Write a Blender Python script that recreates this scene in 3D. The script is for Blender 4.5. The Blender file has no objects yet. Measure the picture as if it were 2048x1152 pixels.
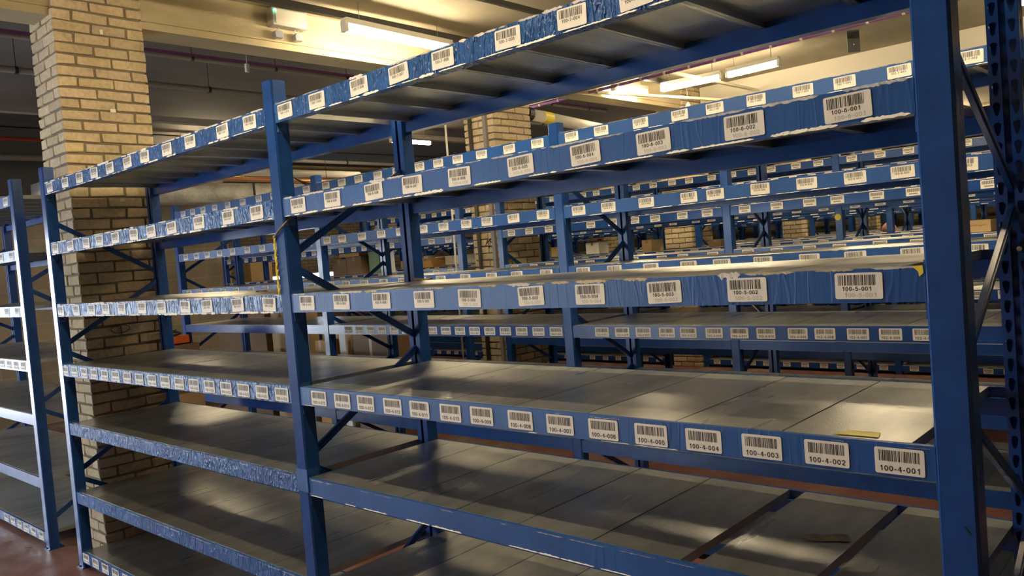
import bpy, bmesh, math, random
from mathutils import Vector, Matrix
R = random.Random(7)
PI = math.pi
scene = bpy.context.scene
col = scene.collection

# ------------------------------------------------------------------ camera
cd = bpy.data.cameras.new('camera'); cam = bpy.data.objects.new('camera', cd); col.objects.link(cam)
cd.sensor_fit = 'HORIZONTAL'; cd.sensor_width = 36.0; cd.lens = 1615.49 / 2048 * 36.0
cd.clip_start = 0.05; cd.clip_end = 200
AZ, EL, RO = -.7437, -.0432, -.0805
fw = Vector((math.sin(AZ)*math.cos(EL), math.cos(AZ)*math.cos(EL), math.sin(EL)))
rt = Vector((math.cos(AZ), -math.sin(AZ), 0)); up = rt.cross(fw)
r2 = rt*math.cos(RO) + up*math.sin(RO); u2 = up*math.cos(RO) - rt*math.sin(RO)
M = Matrix(((r2.x, u2.x, -fw.x, 0), (r2.y, u2.y, -fw.y, 0), (r2.z, u2.z, -fw.z, 0), (0, 0, 0, 1)))
cam.matrix_world = Matrix.Translation((.4782, -1.725, 1.7115)) @ M
scene.camera = cam

# ------------------------------------------------------------------ world and exposure
TUBE = 40.0            # emission of the warm fluorescent tubes
DAY = 4.0             # daylight outside the openings
vs = scene.view_settings
scene.display_settings.display_device = 'sRGB'
vs.view_transform = 'Standard'; vs.look = 'None'; vs.exposure = 1.5; vs.gamma = 1.0; vs.use_curve_mapping = False
w = bpy.data.worlds.new('daylight'); scene.world = w; w.use_nodes = True
bg = w.node_tree.nodes['Background']; bg.inputs[0].default_value = (.78, .88, 1, 1); bg.inputs[1].default_value = DAY

def portal(name, loc, rot, sx, sy, power):
    l = bpy.data.lights.new(name, 'AREA'); l.shape = 'RECTANGLE'; l.size = sx; l.size_y = sy
    l.energy = power; l.color = (.78, .88, 1)
    o = bpy.data.objects.new(name, l); o.location = loc; o.rotation_euler = rot; col.objects.link(o)
    return o
# daylight falling in through the loading door at the far left end of the front aisle
portal('loading_door_daylight', (-12.05, -2.5, 1.2), (0, -PI/2, 0), 2.2, 1.6, 60)
portal('side_window_daylight', (-6.9, -5.75, 1.3), (PI/2, 0, PI), 3.4, 1.6, 75)
# daylight from the window in the far left wall
portal('window_daylight', (-15.4, 8.5, 1.5), (0, -PI/2, 0), 0.2, 2.0, 10)

# ------------------------------------------------------------------ materials
def mat(name, base=(.5,.5,.5), rough=.5, metal=0.0, spec=.5):
    m = bpy.data.materials.new(name); m.use_nodes = True
    b = m.node_tree.nodes['Principled BSDF']
    b.inputs['Base Color'].default_value = (*base, 1); b.inputs['Roughness'].default_value = rough
    b.inputs['Metallic'].default_value = metal; b.inputs['Specular IOR Level'].default_value = spec
    return m
class NT:
    def __init__(s, m): s.m = m; s.t = m.node_tree; s.b = s.t.nodes['Principled BSDF']
    def n(s, kind, **kw):
        x = s.t.nodes.new(kind)
        for k, v in kw.items():
            if k in x.inputs: x.inputs[k].default_value = v
            else: setattr(x, k, v)
        return x
    def l(s, a, ao, b, bi): s.t.links.new(a.outputs[ao], b.inputs[bi])
    def coords(s, scale=(1,1,1), which='Object'):
        if which == 'World':
            c = s.n('ShaderNodeNewGeometry'); o = 'Position'
        else:
            c = s.n('ShaderNodeTexCoord'); o = which
        mp = s.n('ShaderNodeMapping'); mp.inputs['Scale'].default_value = scale
        s.l(c, o, mp, 'Vector'); return mp
    def noise(s, scale, mscale=(1,1,1), detail=4, which='World', rough=.55):
        mp = s.coords(mscale, which); nz = s.n('ShaderNodeTexNoise'); nz.inputs['Scale'].default_value = scale
        nz.inputs['Detail'].default_value = detail; nz.inputs['Roughness'].default_value = rough
        s.l(mp, 'Vector', nz, 'Vector'); return nz
    def ramp(s, src, out, stops):
        r = s.n('ShaderNodeValToRGB'); e = r.color_ramp.elements
        e[0].position, e[0].color = stops[0][0], (*stops[0][1], 1)
        e[1].position, e[1].color = stops[-1][0], (*stops[-1][1], 1)
        for p, c in stops[1:-1]:
            q = e.new(p); q.color = (*c, 1)
        s.l(src, out, r, 'Fac'); return r
    def bump(s, src, out, strength, dist=.002, prev=None):
        b = s.n('ShaderNodeBump'); b.inputs['Strength'].default_value = strength; b.inputs['Distance'].default_value = dist
        s.l(src, out, b, 'Height')
        if prev: s.l(prev, 'Normal', b, 'Normal')
        s.l(b, 'Normal', s.b, 'Normal'); return b
def g(v): return (v, v, v)

BLUE = mat('blue_painted_steel', (.012, .075, .29), .24)
k = NT(BLUE); nz = k.noise(9, detail=6); r = k.ramp(nz, 'Fac', [(.3, (.008, .05, .215)), (.7, (.012, .072, .29))]); k.l(r, 'Color', k.b, 'Base Color')
n2 = k.noise(55, (1, 1, .12)); k.bump(n2, 'Fac', .12, .001)
DBLUE = mat('dark_blue_painted_steel', (.010, .035, .13), .42)
TAPE = mat('blue_tape_over_beam', (.02, .09, .31), .4)
k = NT(TAPE)
nz = k.noise(3.2, (1, 1, .3), 3); r = k.ramp(nz, 'Fac', [(.35, (.008, .066, .26)), (.65, (.013, .09, .33))]); k.l(r, 'Color', k.b, 'Base Color')
a = k.noise(16, (2.2, 1, .45), 5, rough=.7); b1 = k.bump(a, 'Fac', .32, .004)
a = k.noise(5, (3.5, 1, .5), 2); rr = k.ramp(a, 'Fac', [(.47, g(0)), (.5, g(1)), (.53, g(0))]); k.bump(rr, 'Color', .12, .003, b1)
WRAP = mat('crumpled_blue_tape_over_beam', (.03, .11, .34), .26)
k = NT(WRAP)
nz = k.noise(5, (1, 1, .3), 3); r = k.ramp(nz, 'Fac', [(.35, (.012, .078, .28)), (.68, (.03, .125, .39))]); k.l(r, 'Color', k.b, 'Base Color')
a = k.noise(15, (2.6, 1, .9), 4, rough=.7); b1 = k.bump(a, 'Fac', 1.0, .012)
a = k.noise(9, (3.2, 1, .9), 3); rr = k.ramp(a, 'Fac', [(.45, g(0)), (.5, g(1)), (.55, g(0))]); k.bump(rr, 'Color', .7, .008, b1)

def steel(name, dark, light, metal, ro):
    m = mat(name, light, .4, metal); k = NT(m)
    a = k.noise(1.0, (14, 1.4, 1), 3, rough=.5); c = k.noise(1.9, (2.6, 1, 1), 4, rough=.6)
    ah = k.n('ShaderNodeMath', operation='MULTIPLY_ADD'); ah.inputs[1].default_value = .35; ah.inputs[2].default_value = .325; k.l(a, 'Fac', ah, 0)
    ad = k.n('ShaderNodeMath', operation='ADD'); k.l(ah, 'Value', ad, 0); k.l(c, 'Fac', ad, 1)
    oi = k.n('ShaderNodeObjectInfo'); mx = k.n('ShaderNodeMath', operation='MULTIPLY_ADD'); mx.inputs[1].default_value = .14
    k.l(oi, 'Random', mx, 0); k.l(ad, 'Value', mx, 2)
    hf = k.n('ShaderNodeMath', operation='MULTIPLY'); hf.inputs[1].default_value = .5; k.l(mx, 'Value', hf, 0)
    r = k.ramp(hf, 'Value', [(.33, dark), (.72, light)]); r.color_ramp.interpolation = 'EASE'; k.l(r, 'Color', k.b, 'Base Color')
    r3 = k.ramp(a, 'Fac', [(.2, g(ro[1])), (.8, g(ro[0]))]); k.l(r3, 'Color', k.b, 'Roughness')
    f = k.noise(190, (1, .75, 1), 2); b = k.bump(f, 'Fac', .45, .0014)
    return m
DECK = steel('galvanised_steel_deck', (.33, .345, .325), (.68, .68, .63), .82, (.25, .37))
DUST = steel('dusty_galvanised_steel', (.26, .265, .26), (.55, .56, .54), .4, (.3, .45))

PAPER = mat('white_label_paper', (.86, .82, .73), .6)
INK = mat('black_label_print', (.035, .03, .028), .6)
GHOST = mat('faded_label_print', (.58, .55, .47), .6)
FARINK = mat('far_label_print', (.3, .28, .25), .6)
TORN = mat('torn_white_paper_backing', (.85, .82, .74), .7)
TORNY = mat('yellowed_torn_paper', (.78, .70, .42), .7)
YEL = mat('yellow_plastic', (.85, .68, .06), .45)
WIRE = mat('grey_brown_cable', (.22, .17, .12), .5)
BLACK = mat('black_plastic', (.012, .012, .012), .5)
DARKM = mat('dark_grey_trunking', (.05, .047, .045), .5)
GREYP = mat('grey_conduit', (.24, .22, .2), .45)
CREAM = mat('cream_painted_metal', (.62, .56, .42), .5)
WHITEP = mat('white_plastic', (.62, .6, .55), .45)
LITP = mat('pale_grey_plastic_casing', (.42, .42, .38), .4)
LENSP = mat('grey_lamp_lens', (.33, .36, .42), .2)
PURP = mat('purple_cable_tray', (.19, .06, .24), .45)
REDP = mat('red_pipe', (.35, .03, .02), .45)
COPP = mat('copper_pipe', (.7, .33, .14), .35, .6)
ORANGE = mat('orange_plastic', (.85, .16, .03), .45)
FOIL = mat('crinkled_foil_duct_wrap', (.62, .62, .56), .38, .35)
k = NT(FOIL); a = k.noise(7, (1, 1, 1.6), 5, rough=.7); k.bump(a, 'Fac', .9, .03); b = k.noise(3); r = k.ramp(b, 'Fac', [(.35, (.52, .52, .46)), (.62, (.82, .82, .76))]); k.l(r, 'Color', k.b, 'Base Color')
GREEN = mat('pale_green_board', (.30, .38, .20), .6)
LEAF = mat('dry_brown_scrap', (.25, .17, .08), .8)
def carton(name, a, b):
    m = mat(name, a, .75); k = NT(m); n = k.noise(2.5, (1, 1, 3)); r = k.ramp(n, 'Fac', [(.3, a), (.7, b)]); k.l(r, 'Color', k.b, 'Base Color'); return m
CARD = carton('tan_cardboard', (.55, .37, .18), (.64, .45, .24))
CARDD = carton('dark_brown_cardboard', (.22, .135, .075), (.3, .19, .11))
CARDO = carton('orange_cardboard', (.62, .33, .09), (.7, .4, .13))
def emis(name, c, s):
    m = mat(name, (.8, .8, .8), .5); b = m.node_tree.nodes['Principled BSDF']
    b.inputs['Emission Color'].default_value = (*c, 1); b.inputs['Emission Strength'].default_value = s; return m
GLOW = emis('lit_fluorescent_tube', (1, .80, .50), TUBE)
LEDG = emis('green_status_light', (.02, .9, .3), 3)
GLASS = mat('window_glass', (.9, .95, 1), .05); GLASS.node_tree.nodes['Principled BSDF'].inputs['Transmission Weight'].default_value = 1.0

FLOORM = mat('red_painted_concrete', (.2, .06, .045), .4); k = NT(FLOORM)
a = k.noise(1.3, detail=7, rough=.65); r = k.ramp(a, 'Fac', [(.3, (.17, .06, .046)), (.48, (.25, .115, .09)), (.68, (.40, .29, .26))]); k.l(r, 'Color', k.b, 'Base Color')
b = k.noise(4, detail=5); r = k.ramp(b, 'Fac', [(.3, g(.28)), (.7, g(.6))]); k.l(r, 'Color', k.b, 'Roughness')
c = k.noise(14, detail=4); k.bump(c, 'Fac', .25, .006)
CONC = mat('stained_concrete_ceiling', (.4, .36, .28), .85); k = NT(CONC)
a = k.noise(.8, (1, .35, 1), 6, rough=.6); r = k.ramp(a, 'Fac', [(.3, (.20, .17, .13)), (.5, (.33, .29, .215)), (.72, (.42, .375, .29))]); k.l(r, 'Color', k.b, 'Base Color')
b = k.noise(5, (1, .2, 1), 5); k.bump(b, 'Fac', .3, .02)
BEAMC = mat('cream_concrete_beam', (.5, .43, .28), .8); k = NT(BEAMC)
a = k.noise(1.6, (1, .5, 2.5), 6, rough=.6); r = k.ramp(a, 'Fac', [(.3, (.36, .30, .18)), (.55, (.50, .43, .27)), (.8, (.56, .49, .33))]); k.l(r, 'Color', k.b, 'Base Color')
b = k.noise(30); k.bump(b, 'Fac', .2, .004)
DIMCONC = mat('shade_toned_concrete_ceiling', (.15, .12, .10), .9); k = NT(DIMCONC)  # dim light over the left slab is put into this darker colour
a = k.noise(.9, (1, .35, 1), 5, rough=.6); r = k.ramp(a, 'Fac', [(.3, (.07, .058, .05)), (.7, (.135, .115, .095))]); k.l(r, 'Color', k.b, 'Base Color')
PANELC = mat('pale_cream_bulkhead', (.62, .58, .48), .7)
BLACKK = mat('black_marker', (.03, .028, .025), .8)
BRICK = mat('buff_brick', (.45, .37, .24), .85); k = NT(BRICK)
vc = k.n('ShaderNodeVertexColor'); vc.layer_name = 'tone'
a = k.noise(38, (1, 1, 1), 5, 'Object'); a2 = k.noise(3.2, (1, 1, .8), 4, 'World')
r = k.ramp(a, 'Fac', [(.3, (.52, .42, .27)), (.6, (.68, .57, .39))])
r2_ = k.ramp(a2, 'Fac', [(.3, g(.74)), (.62, g(1))])
mx = k.n('ShaderNodeMix', data_type='RGBA', blend_type='MULTIPLY'); mx.inputs[0].default_value = 1
k.t.links.new(r.outputs['Color'], mx.inputs[6]); k.t.links.new(vc.outputs['Color'], mx.inputs[7])
mx2 = k.n('ShaderNodeMix', data_type='RGBA', blend_type='MULTIPLY'); mx2.inputs[0].default_value = 1
k.t.links.new(mx.outputs[2], mx2.inputs[6]); k.t.links.new(r2_.outputs['Color'], mx2.inputs[7])
k.t.links.new(mx2.outputs[2], k.b.inputs['Base Color']); k.bump(a, 'Fac', .5, .004)
MORTAR = mat('grey_mortar', (.21, .175, .125), .95); k = NT(MORTAR); a = k.noise(60); k.bump(a, 'Fac', .6, .005)
def blockwall(name, c1, c2, mo, bw, bh, axis):
    m = mat(name, c1, .9); k = NT(m)
    ge = k.n('ShaderNodeNewGeometry'); sx = k.n('ShaderNodeSeparateXYZ'); cx = k.n('ShaderNodeCombineXYZ')
    k.l(ge, 'Position', sx, 0); k.l(sx, axis, cx, 0); k.l(sx, 'Z', cx, 1)
    br = k.n('ShaderNodeTexBrick'); k.l(cx, 0, br, 'Vector')
    br.inputs['Scale'].default_value = 1; br.inputs['Brick Width'].default_value = bw; br.inputs['Row Height'].default_value = bh
    br.inputs['Mortar Size'].default_value = .007; br.inputs['Mortar Smooth'].default_value = .2
    br.inputs['Color1'].default_value = (*c1, 1); br.inputs['Color2'].default_value = (*c2, 1); br.inputs['Mortar'].default_value = (*mo, 1)
    n = k.noise(2.5, detail=6); r = k.ramp(n, 'Fac', [(.3, g(.72)), (.65, g(1))])
    mx = k.n('ShaderNodeMix', data_type='RGBA', blend_type='MULTIPLY'); mx.inputs[0].default_value = 1
    k.t.links.new(br.outputs['Color'], mx.inputs[6]); k.t.links.new(r.outputs['Color'], mx.inputs[7]); k.t.links.new(mx.outputs[2], k.b.inputs['Base Color'])
    k.bump(br, 'Fac', -.6, .008); return m
BLOCKX = blockwall('tan_blockwork', (.36, .28, .17), (.44, .35, .22), (.46, .40, .30), .43, .215, 'Y')
BLOCKY = blockwall('tan_blockwork_side', (.36, .28, .17), (.44, .35, .22), (.46, .40, .30), .43, .215, 'X')
BRICKX = blockwall('buff_brick_wall', (.5, .43, .29), (.42, .35, .23), (.2, .17, .12), .21, .0735, 'Y')
BRICKY = blockwall('buff_brick_wall_side', (.5, .43, .29), (.42, .35, .23), (.2, .17, .12), .21, .0735, 'X')
SKIN = mat('skin', (.62, .33, .22), .5); NAVY = mat('navy_jersey', (.02, .03, .06), .8); TROU = mat('black_trousers', (.015, .015, .018), .8); SHOE = mat('dark_shoe_leather', (.02, .015, .012), .5)
GREYH = mat('short_grey_stubble', (.45, .33, .26), .8)

# ------------------------------------------------------------------ mesh helpers
class MB:
    """collects boxes, tubes and polygons for ONE mesh object"""
    def __init__(s): s.v = []; s.f = []; s.mi = []
    def poly(s, pts, faces, m=0):
        o = len(s.v); s.v += [tuple(p) for p in pts]
        for f in faces: s.f.append(tuple(i+o for i in f)); s.mi.append(m)
    def box(s, a, b, m=0):
        (x0,y0,z0),(x1,y1,z1) = a, b
        s.poly([(x0,y0,z0),(x1,y0,z0),(x1,y1,z0),(x0,y1,z0),(x0,y0,z1),(x1,y0,z1),(x1,y1,z1),(x0,y1,z1)],
               [(0,3,2,1),(4,5,6,7),(0,1,5,4),(1,2,6,5),(2,3,7,6),(3,0,4,7)], m)
    def bar(s, p, q, wd, th, m=0, side=None):
        p, q = Vector(p), Vector(q); d = (q-p).normalized()
        sd = Vector(side) if side else (Vector((1,0,0)) if abs(d.x) < .9 else Vector((0,1,0)))
        n1 = sd - d*sd.dot(d); n1.normalize(); n2 = d.cross(n1)
        c = [n1*wd/2+n2*th/2, n1*-wd/2+n2*th/2, n1*-wd/2-n2*th/2, n1*wd/2-n2*th/2]
        s.poly([p+x for x in c]+[q+x for x in c], [(0,1,2,3),(7,6,5,4),(0,4,5,1),(1,5,6,2),(2,6,7,3),(3,7,4,0)], m)
    def tube(s, pts, rad, m=0, seg=10):
        pts = [Vector(p) for p in pts]; o = len(s.v); n = len(pts)
        for i, p in enumerate(pts):
            d = (pts[min(i+1, n-1)] - pts[max(i-1, 0)]).normalized()
            a = Vector((0,0,1)) if abs(d.z) < .9 else Vector((1,0,0)); u = d.cross(a).normalized(); v = d.cross(u)
            for j in range(seg):
                t = 2*PI*j/seg; s.v.append(tuple(p + u*math.cos(t)*rad + v*math.sin(t)*rad))
        for i in range(n-1):
            for j in range(seg):
                a, b = o+i*seg+j, o+i*seg+(j+1) % seg
                s.f.append((a, b, b+seg, a+seg)); s.mi.append(m)
        s.f.append(tuple(o+j for j in range(seg))); s.mi.append(m)
        s.f.append(tuple(o+(n-1)*seg+j for j in reversed(range(seg)))); s.mi.append(m)
    def mesh(s, name, mats, smooth=False):
        me = bpy.data.meshes.new(name); me.from_pydata(s.v, [], s.f)
        for m in mats: me.materials.append(m)
        for p, i in zip(me.polygons, s.mi): p.material_index = i; p.use_smooth = smooth
        me.validate(); me.update()
        bm = bmesh.new(); bm.from_mesh(me); bmesh.ops.recalc_face_normals(bm, faces=bm.faces); bm.to_mesh(me); bm.free()
        return me
def put(name, me, parent=None, loc=(0,0,0), rot=(0,0,0), label=None, scale=None):
    o = bpy.data.objects.new(name, me); col.objects.link(o); o.location = loc; o.rotation_euler = rot
    if scale: o.scale = scale
    if parent: o.parent = parent
    if label: o['label'] = label
    return o
def bevel(o, wd, seg=2):
    b = o.modifiers.new('bevel', 'BEVEL'); b.width = wd; b.segments = seg; b.limit_method = 'ANGLE'; return o
def tag(o, label, cat, group=None, kind=None):
    o['label'] = label; o['category'] = cat
    if group: o['group'] = group
    if kind: o['kind'] = kind
    return o
def empty(name, loc, label, cat, group=None, rz=0):
    o = bpy.data.objects.new(name, None); col.objects.link(o); o.location = loc; o.rotation_euler = (0, 0, rz); o.empty_display_size = .1
    return tag(o, label, cat, group)
def struct(name, mb, mats, label=None):
    o = put(name, mb.mesh(name, mats)); o['kind'] = 'structure'
    if label: o['label'] = label
    return o
def box1(name, a, b, m): x = MB(); x.box(a, b); return struct(name, x, [m])

# ------------------------------------------------------------------ the room
CZ = 3.72
X0, X1, Y0, Y1 = -16, 7, -6, 21
box1('floor', (X0, Y0, -.2), (X1, Y1, 0), FLOORM)
box1('ceiling', (-5.2, Y0, CZ), (X1, Y1, CZ+.3), CONC)
box1('ceiling', (X0, Y0, CZ), (-5.2, Y1, CZ+.3), DIMCONC)
box1('wall_right', (X1, Y0, 0), (X1+.2, Y1, CZ), BLOCKX)
box1('wall_back', (X0, Y1, 0), (X1, Y1+.2, CZ), BRICKY)
m = MB(); m.box((X0, Y0-.2, 0), (-8.7, Y0, CZ)); m.box((-5.1, Y0-.2, 0), (X1, Y0, CZ)); m.box((-8.7, Y0-.2, 0), (-5.1, Y0, .4)); m.box((-8.7, Y0-.2, 2.2), (-5.1, Y0, CZ)); struct('wall_front', m, [BLOCKY])
m = MB()
for x in (-8.7, -7.5, -6.3, -5.15): m.box((x, Y0-.1, .4), (x+.05, Y0-.04, 2.2))
for z in (.4, 2.15): m.box((-8.7, Y0-.1, z), (-5.1, Y0-.04, z+.05))
struct('window_2', m, [WHITEP])
m = MB()      # blockwork wall on the left with the loading door opening
m.box((-11.3, -.9, 0), (-11, 4.35, CZ)); m.box((-12.1, -6, 0), (-11.9, -3.35, CZ)); m.box((-12.1, -3.35, 2.35), (-11.9, -1.65, CZ)); m.box((-12.1, -1.65, 0), (-11.9, -.9, CZ)); m.box((-11.9, -1.0, 0), (-11.3, -.9, CZ))
struct('wall_left', m, [BLOCKX])
m = MB(); m.box((-11.32, 4.35, 0), (-10.98, 4.47, 2.9)); o = struct('trim_1', m, [BEAMC]); bevel(o, .01)
m = MB(); m.box((-15.7, 4.5, 0), (-15.5, 7.4, CZ)); m.box((-15.7, 9.6, 0), (-15.5, Y1, CZ)); m.box((-15.7, 7.4, 0), (-15.5, 9.6, 1.38)); m.box((-15.7, 7.4, 1.64), (-15.5, 9.6, CZ)); m.box((-15.7, 4.35, 0), (-11.3, 4.5, CZ))
struct('wall_far_left', m, [BRICKX])
m = MB()
for y in (7.4, 8.1, 8.8, 9.55): m.box((-15.62, y, 1.38), (-15.55, y+.05, 1.64))
for z in (1.38, 1.61): m.box((-15.62, 7.4, z), (-15.55, 9.6, z+.03))
struct('window_1', m, [WHITEP])
# concrete beams under the slab
def cbeam(name, x0, x1, y0, y1, z0=3.44):
    m = MB(); m.box((x0, y0, z0+.05), (x1, y1, CZ)); m.box((x0+.012, y0, z0), (x1-.012, y1, z0+.05))
    return struct(name, m, [BEAMC])
cbeam('trim_2', -5.27, -4.985, Y0, Y1, 3.42)
cbeam('trim_3', -13.4, -13.0, 4.5, Y1)
cbeam('trim_4', 2.35, 2.8, Y0, Y1)
m = MB(); m.box((-4.94, 8.2, 3.3), (X1, 8.55, CZ)); m.box((-4.94, 8.17, 3.3), (X1, 8.2, 3.36)); struct('trim_5', m, [PANELC])
m = MB(); m.box((-15.5, 15.4, 3.3), (X1, 15.8, CZ)); struct('trim_6', m, [BEAMC])

# ------------------------------------------------------------------ brick columns
def column_mesh(W=.41, D=.56, H=3.715, seed=1):
    rr = random.Random(seed); bm = bmesh.new(); ly = bm.loops.layers.float_color.new('tone')
    def bx(a, b, mi, tone=1):
        vs_ = [bm.verts.new((x, y, z)) for z in (a[2], b[2]) for x, y in ((a[0], a[1]), (b[0], a[1]), (b[0], b[1]), (a[0], b[1]))]
        fs = [bm.faces.new([vs_[i] for i in f]) for f in ((0,3,2,1),(4,5,6,7),(0,1,5,4),(1,2,6,5),(2,3,7,6),(3,0,4,7))]
        if mi == 0:
            ed = list({e for f in fs for e in f.edges})
            for v in vs_: v.co += Vector((rr.uniform(-.003,.003), rr.uniform(-.004,.004), rr.uniform(-.0045,.0045)))
            res = bmesh.ops.bevel(bm, geom=ed, offset=.006, segments=2, affect='EDGES', profile=.6)
            fs = [f for f in set(res['faces']) | {f for v in res['verts'] if v.is_valid for f in v.link_faces}]
        c = (tone, tone*rr.uniform(.95, 1.0), tone*rr.uniform(.86, 1.0), 1)
        for f in fs:
            f.material_index = mi
            for l in f.loops: l[ly] = c
    bx((-W+.012, .012, 0), (-.012, D-.012, H), 1)
    c = .0692; n = int(H/c); gp = .0125
    def T(): return rr.choice([1, .95, .9, .98, .84, 1, .93])
    for i in range(n+1):
        z0 = i*c+.004; z1 = min(z0+c-gp, H)
        if z1 - z0 < .02: continue
        j = lambda: rr.uniform(-.004, .004)
        if i % 2 == 0:     # side faces own the corners
            cuts = [0, .226, .45, D]
            for s in (0, 1):
                e = [cuts[0]] + [q+j() for q in cuts[1:-1]] + [cuts[-1]]
                for a, b in zip(e, e[1:]):
                    bx((-.1 if s else -W, a+(gp/2 if a > 0 else 0), z0), (0 if s else -W+.1, b-(gp/2 if b < D else 0), z1), 0, T())
            for s in (0, 1):
                bx((-W+.1+gp, 0 if s == 0 else D-.1, z0), (-.1-gp, .1 if s == 0 else D, z1), 0, T())
        else:
            for s in (0, 1):
                q = -W/2+j()
                for a, b in (((-W, q-gp/2), (q+gp/2, 0)) if s == 0 else ((-W+.1+gp, -.1-gp),)):
                    bx((a, 0 if s == 0 else D-.11, z0), (b, .11 if s == 0 else D, z1), 0, T())
            q = .336+j()*.5
            for s in (0, 1):
                for a, b in ((.11+gp, q-gp/2), (q+gp/2, D)):
                    bx((-.1 if s else -W, a, z0), (0 if s else -W+.1, b, z1), 0, T())
    me = bpy.data.meshes.new('brick_column'); bm.to_mesh(me); bm.free(); me.materials.append(BRICK); me.materials.append(MORTAR); return me
CM = column_mesh()
for i, (y, lab) in enumerate([(.18, 'large buff brick column filling the gap between the nearest rack and the far left rack'),
        (4.1, 'pale brick column with a dark pipe up its face, in the middle distance behind the second rack'),
        (7.75, 'small brick column behind the third rack, between two blue posts'),
        (11.3, 'distant brick column seen over the top of the second rack shelf, right of centre'),
        (14.9, 'far brick column just left of the bald person'),
        (18.4, 'farthest brick column, a few pixels wide, right of the bald person')]):
    o = put('brick_column', CM, loc=(-4.952, y, 0)); tag(o, lab, 'column', 'brick columns')
for (x, y, lab) in [(-12.9, 9.1, 'remote brick column under the pale ceiling beam at left'), (-8.45, 10.6, 'remote brick column behind the white cartons'),
                    (-9.6, 14.2, 'remote brick column behind the blue beams left of the piped column')]:
    o = put('brick_column', CM, loc=(x, y, 0)); tag(o, lab, 'column', 'brick columns')
o = put('sticker', (lambda m: (m.box((0,0,0),(.001,.035,.022)), m.mesh('sticker', [PAPER]))[1])(MB()), loc=(-4.9505, .475, 2.83)); tag(o, 'tiny white number sticker on the right face of the nearest brick column', 'sticker', 'stickers on the near column')
o = put('sticker', (lambda m: (m.box((0,0,0),(.001,.018,.03)), m.mesh('sticker', [PAPER]))[1])(MB()), loc=(-4.9505, .46, 3.33)); tag(o, 'small white zero sticker near the top of the nearest brick column', 'sticker', 'stickers on the near column')
o = put('sticker', (lambda m: (m.box((0,0,0),(.001,.03,.022)), m.mesh('sticker', [PAPER]))[1])(MB()), loc=(-4.9505, .48, 2.25)); tag(o, 'tiny white sticker on the shaded part of the near column, above the second shelf', 'sticker', 'stickers on the near column')

def scrawl(pts_list, name, label, mt, rad=.0022):
    m = MB()
    for pts in pts_list: m.tube(pts, rad, 0, 5)
    o = put(name, m.mesh(name, [mt])); return tag(o, label, 'mark')
scrawl([[(-4.9505, .40+.06*math.cos(t*.5), 1.425+.026*math.sin(t*.5)) for t in range(14)], [(-4.9505, .385+a, 1.425+b) for a, b in ((-.01, .012), (.008, .016), (.012, .002), (-.012, -.014), (.014, -.013))]],
       'chalk_mark', 'circled 2 scrawled on the shaded face of the nearest brick column', BLACKK)
scrawl([[(-5.19, 4.099, 1.80), (-5.16, 4.099, 1.86), (-5.14, 4.099, 1.78), (-5.12, 4.099, 1.85), (-5.10, 4.099, 1.83)], [(-5.17, 4.099, 1.83), (-5.11, 4.099, 1.87)]], 'black_scrawl', 'black scrawl on the left face of the pale piped brick column', BLACKK, .006)
# ------------------------------------------------------------------ glyphs for the labels
GL = {}
def build_glyphs():
    """plain sans serif digits drawn as stroked outlines, one unit is the font size"""
    H_, W_, T = .72, .46, .125
    def arc(cx, cz, rx, rz, a0, a1, n=10): return [(cx+rx*math.cos(math.radians(a0+(a1-a0)*i/n)), cz+rz*math.sin(math.radians(a0+(a1-a0)*i/n))) for i in range(n+1)]
    t = T/2; L, Rr, C, B, U = t, W_-t, W_/2, t, H_-t
    S = {'0': [arc(C, H_/2, C-t, H_/2-t, 0, 360, 20)],
         '1': [[(.30, B-t), (.30, U+t)], [(.30, U), (.22, U-.10), (.12, U-.16)]],
         '2': [arc(C, U-.17, C-t, .17, 170, -20, 9)+[(L+.02, B)], [(L, B), (Rr+t, B)]],
         '3': [arc(C, U-.15, C-t-.02, .15, 160, -80, 9), arc(C, B+.18, C-t, .18, 85, -165, 10)],
         '4': [[(.33, B-t), (.33, U+t*.6)], [(.32, U), (L, .24), (Rr+t, .24)]],
         '5': [[(Rr, U), (L+.06, U), (L+.03, .38)]+arc(C, B+.2, C-t, .2, 130, -160, 11)],
         '6': [arc(C, B+.2, C-t, .2, 0, 360, 16), arc(C+.02, H_/2+.02, C-t+.01, H_/2-t-.02, 195, 55, 9)],
         '7': [[(L-t, U), (Rr, U), (.26, .38), (.17, B-t)]],
         '8': [arc(C, U-.15, C-t-.02, .15, 0, 360, 14), arc(C, B+.18, C-t, .18, 0, 360, 16)],
         '9': [arc(C, U-.2, C-t, .2, 0, 360, 16), arc(C-.02, H_/2-.02, C-t+.01, H_/2-t-.02, 15, -125, 9)],
         '-': [[(.04, .27), (.27, .27)]]}
    for ch, strokes in S.items():
        vv, ff = [], []
        for st in strokes:
            n = len(st); o = len(vv)
            for i, (x, z) in enumerate(st):
                a = st[max(i-1, 0)]; b = st[min(i+1, n-1)]
                if st[0] == st[-1] or (abs(st[0][0]-st[-1][0]) < 1e-6 and abs(st[0][1]-st[-1][1]) < 1e-6):
                    if i == 0: a = st[-2]
                    if i == n-1: b = st[1]
                dx, dz = b[0]-a[0], b[1]-a[1]; l = math.hypot(dx, dz) or 1
                vv += [(x-dz/l*t, z+dx/l*t), (x+dz/l*t, z-dx/l*t)]
            ff += [(o+2*i, o+2*i+1, o+2*i+3, o+2*i+2) for i in range(n-1)]
        GL[ch] = (vv, ff, .31 if ch == '-' else W_)
build_glyphs()
def text_w(t, s): return sum(GL[c][2]+.095 for c in t)*s - .095*s
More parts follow.
